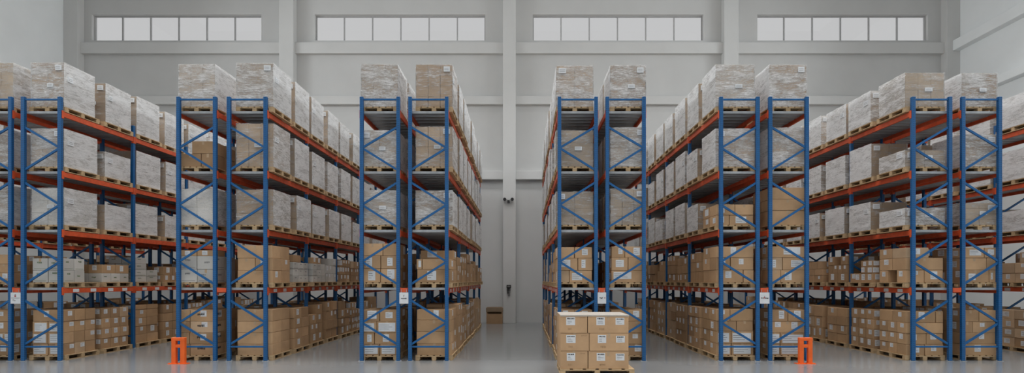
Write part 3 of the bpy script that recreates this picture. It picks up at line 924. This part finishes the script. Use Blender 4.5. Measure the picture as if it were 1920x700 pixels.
def sign(idx, label, marks):
    xl = RX[idx][1] + RW; xr = RX[idx + 1][1]; gap = xr - xl
    w = gap + .02; h = .30; z1 = 1.845
    b = MB(); b.box(0, w, 0, .006, 0, h)
    o = put('aisle_sign', b.mesh('plate', M['paper'], .002), None, (xl - .01, Y0 - .008, z1 - h))
    tag(o, label, 'sign', 'white signs between rack pairs')
    hk = MB()
    for x in (.05, w - .05): hk.box(x - .006, x + .006, .001, .005, h, h + .08)
    put('hanger', hk.mesh('hanger', M['zinc']), o)
    mk = MB()
    for (u0, u1, v0, v1, m_) in marks: mk.box(u0 * w, u1 * w, -.002, 0, v0 * h, v1 * h, m_)
    put('printed_mark', mk.mesh('printed_mark', [M['ink'], M['grey'], M['inkred']]), o)
sign(1, 'white sign with a thin middle line between the two leftmost racks', [(.08, .92, .49, .53, 1), (.40, .56, .60, .74, 2), (.42, .54, .76, .84, 1), (.2, .38, .3, .36, 1), (.38, .5, .24, .3, 1)])
sign(5, 'white sign with an arrow over dark lettering, between fifth and sixth racks', [(.47, .53, .58, .76, 1), (.42, .58, .74, .78, 1), (.2, .34, .43, .50, 0), (.36, .46, .42, .5, 0), (.48, .6, .43, .5, 0), (.62, .8, .43, .51, 0)])
sign(7, 'white sign with a dark wing-shaped mark, between seventh and eighth racks', [(.22, .36, .50, .56, 0), (.34, .46, .46, .52, 0), (.46, .56, .44, .55, 0), (.54, .62, .52, .59, 1), (.76, .92, .48, .55, 2)])
sign(9, 'white sign with a row of dark lettering, between ninth and tenth racks', [(.12, .26, .45, .56, 1), (.28, .40, .44, .55, 1), (.42, .54, .46, .6, 2), (.56, .70, .45, .54, 0), (.72, .88, .44, .53, 0), (.46, .54, .62, .68, 1)])

# twin emergency lamps on the middle column
x, y, z = at(953.5, 376, CY)
r = bpy.data.objects.new('emergency_light', None); COL.objects.link(r); r.location = (x, CY, z)
tag(r, 'small dark twin-head emergency light on the middle wall column', 'lamp')
b = MB(); b.box(-.06, .06, -.09, 0, -.13, .0); put('housing', b.mesh('housing', M['dark'], .01), r)
for s in (-1, 1):
    b = MB(); b.bar((s * .03, -.06, -.02), (s * .12, -.06, .04), .03, .03); put('arm', b.mesh('arm', M['grey']), r)
    b = MB(); b.cyl((s * .15, -.03, .03), (s * .19, -.17, .03), .055, .085, 16)
    l_ = put('lamp_head', b.mesh('lamp_head', M['lamp']), r)
    b = MB(); b.cyl((s * .19, -.17, .03), (s * .192, -.178, .03), .072, .072, 16); put('lens', b.mesh('lens', M['dark']), l_)
# dark wall device with a hanging handset below it
x, y, z = at(954, 545, CY)
r = bpy.data.objects.new('wall_device', None); COL.objects.link(r); r.location = (x, CY, z)
tag(r, 'small dark wall device with a hanging handset on the middle column', 'wall device')
b = MB(); b.box(-.11, .11, -.10, 0, .12, .28); put('housing', b.mesh('housing', M['dark'], .012), r)
b = MB(); b.box(-.07, .07, -.11, -.10, .17, .23); put('display', b.mesh('display', M['grey']), r)
b = MB(); b.cyl((-.04, -.07, .12), (-.045, -.07, -.1), .035, .03, 10); b.cyl((-.045, -.07, -.1), (-.03, -.07, -.16), .04, .035, 10); put('handset', b.mesh('handset', M['dark']), r)
b = MB(); b.cyl((.05, -.06, .12), (.055, -.05, -.08), .018, .018, 8); b.cyl((.055, -.05, -.08), (.01, -.05, -.25), .018, .018, 8); b.box(-.03, .06, -.03, 0, -.28, -.2); put('cord', b.mesh('cord', M['grey']), r)
b = MB(); b.box(-.09, .09, -.03, 0, -.02, .12); put('back_plate', b.mesh('back_plate', M['grey'], .004), r)

# brown bin with a lid against the back wall
Yb = 26.55; bx0, bx1 = (912 - VX) * Yb / F, (942.0 - VX) * Yb / F; bw = bx1 - bx0
r = bpy.data.objects.new('lidded_bin', None); COL.objects.link(r); r.location = (bx0, Yb, 0)
tag(r, 'brown cardboard bin with an open slot under its lid by the back wall', 'bin')
b = MB()
b.box(0, bw, 0, .02, .0, .50); b.box(0, bw, .4, .42, 0, .62); b.box(0, .02, .02, .4, 0, .62); b.box(bw - .02, bw, .02, .4, 0, .62); b.box(.02, bw - .02, .02, .4, .0, .04)
b.box(0, .06, 0, .02, .5, .62); b.box(bw - .06, bw, 0, .02, .5, .62)
put('body', b.mesh('body', M['card'][2]), r)
b = MB(); b.box(-.02, bw + .02, -.02, .44, .60, .80); b.box(.02, bw - .02, .03, .39, .80, .83)
put('lid', b.mesh('lid', M['wrapcard'][2], .006), r)

# ------------------------------------------------------------------ world, camera, view
w = bpy.data.worlds.new('overcast_sky'); SC.world = w; w.use_nodes = True
bg = w.node_tree.nodes['Background']; bg.inputs[0].default_value = (.985, .99, 1, 1); bg.inputs[1].default_value = .56
cam = bpy.data.cameras.new('camera'); co = bpy.data.objects.new('camera', cam); COL.objects.link(co)
co.location = (0, 0, CAMZ); co.rotation_euler = (math.radians(90), 0, 0)
cam.sensor_fit = 'HORIZONTAL'; cam.sensor_width = 36; cam.lens = 36 * F / 1920
cam.shift_x = -(VX - 960) / 1920; cam.shift_y = (VY - 350) / 1920
cam.clip_end = 200
SC.camera = co
SC.view_settings.view_transform = 'Standard'; SC.view_settings.look = 'None'
SC.view_settings.gamma = 1; SC.view_settings.exposure = 0; SC.view_settings.use_curve_mapping = False
try:
    SC.cycles.use_denoising = True
    SC.cycles.max_bounces = 8; SC.cycles.diffuse_bounces = 5; SC.cycles.transparent_max_bounces = 12
    SC.cycles.sample_clamp_indirect = 4
    SC.cycles.caustics_reflective = False; SC.cycles.caustics_refractive = False
except Exception: pass
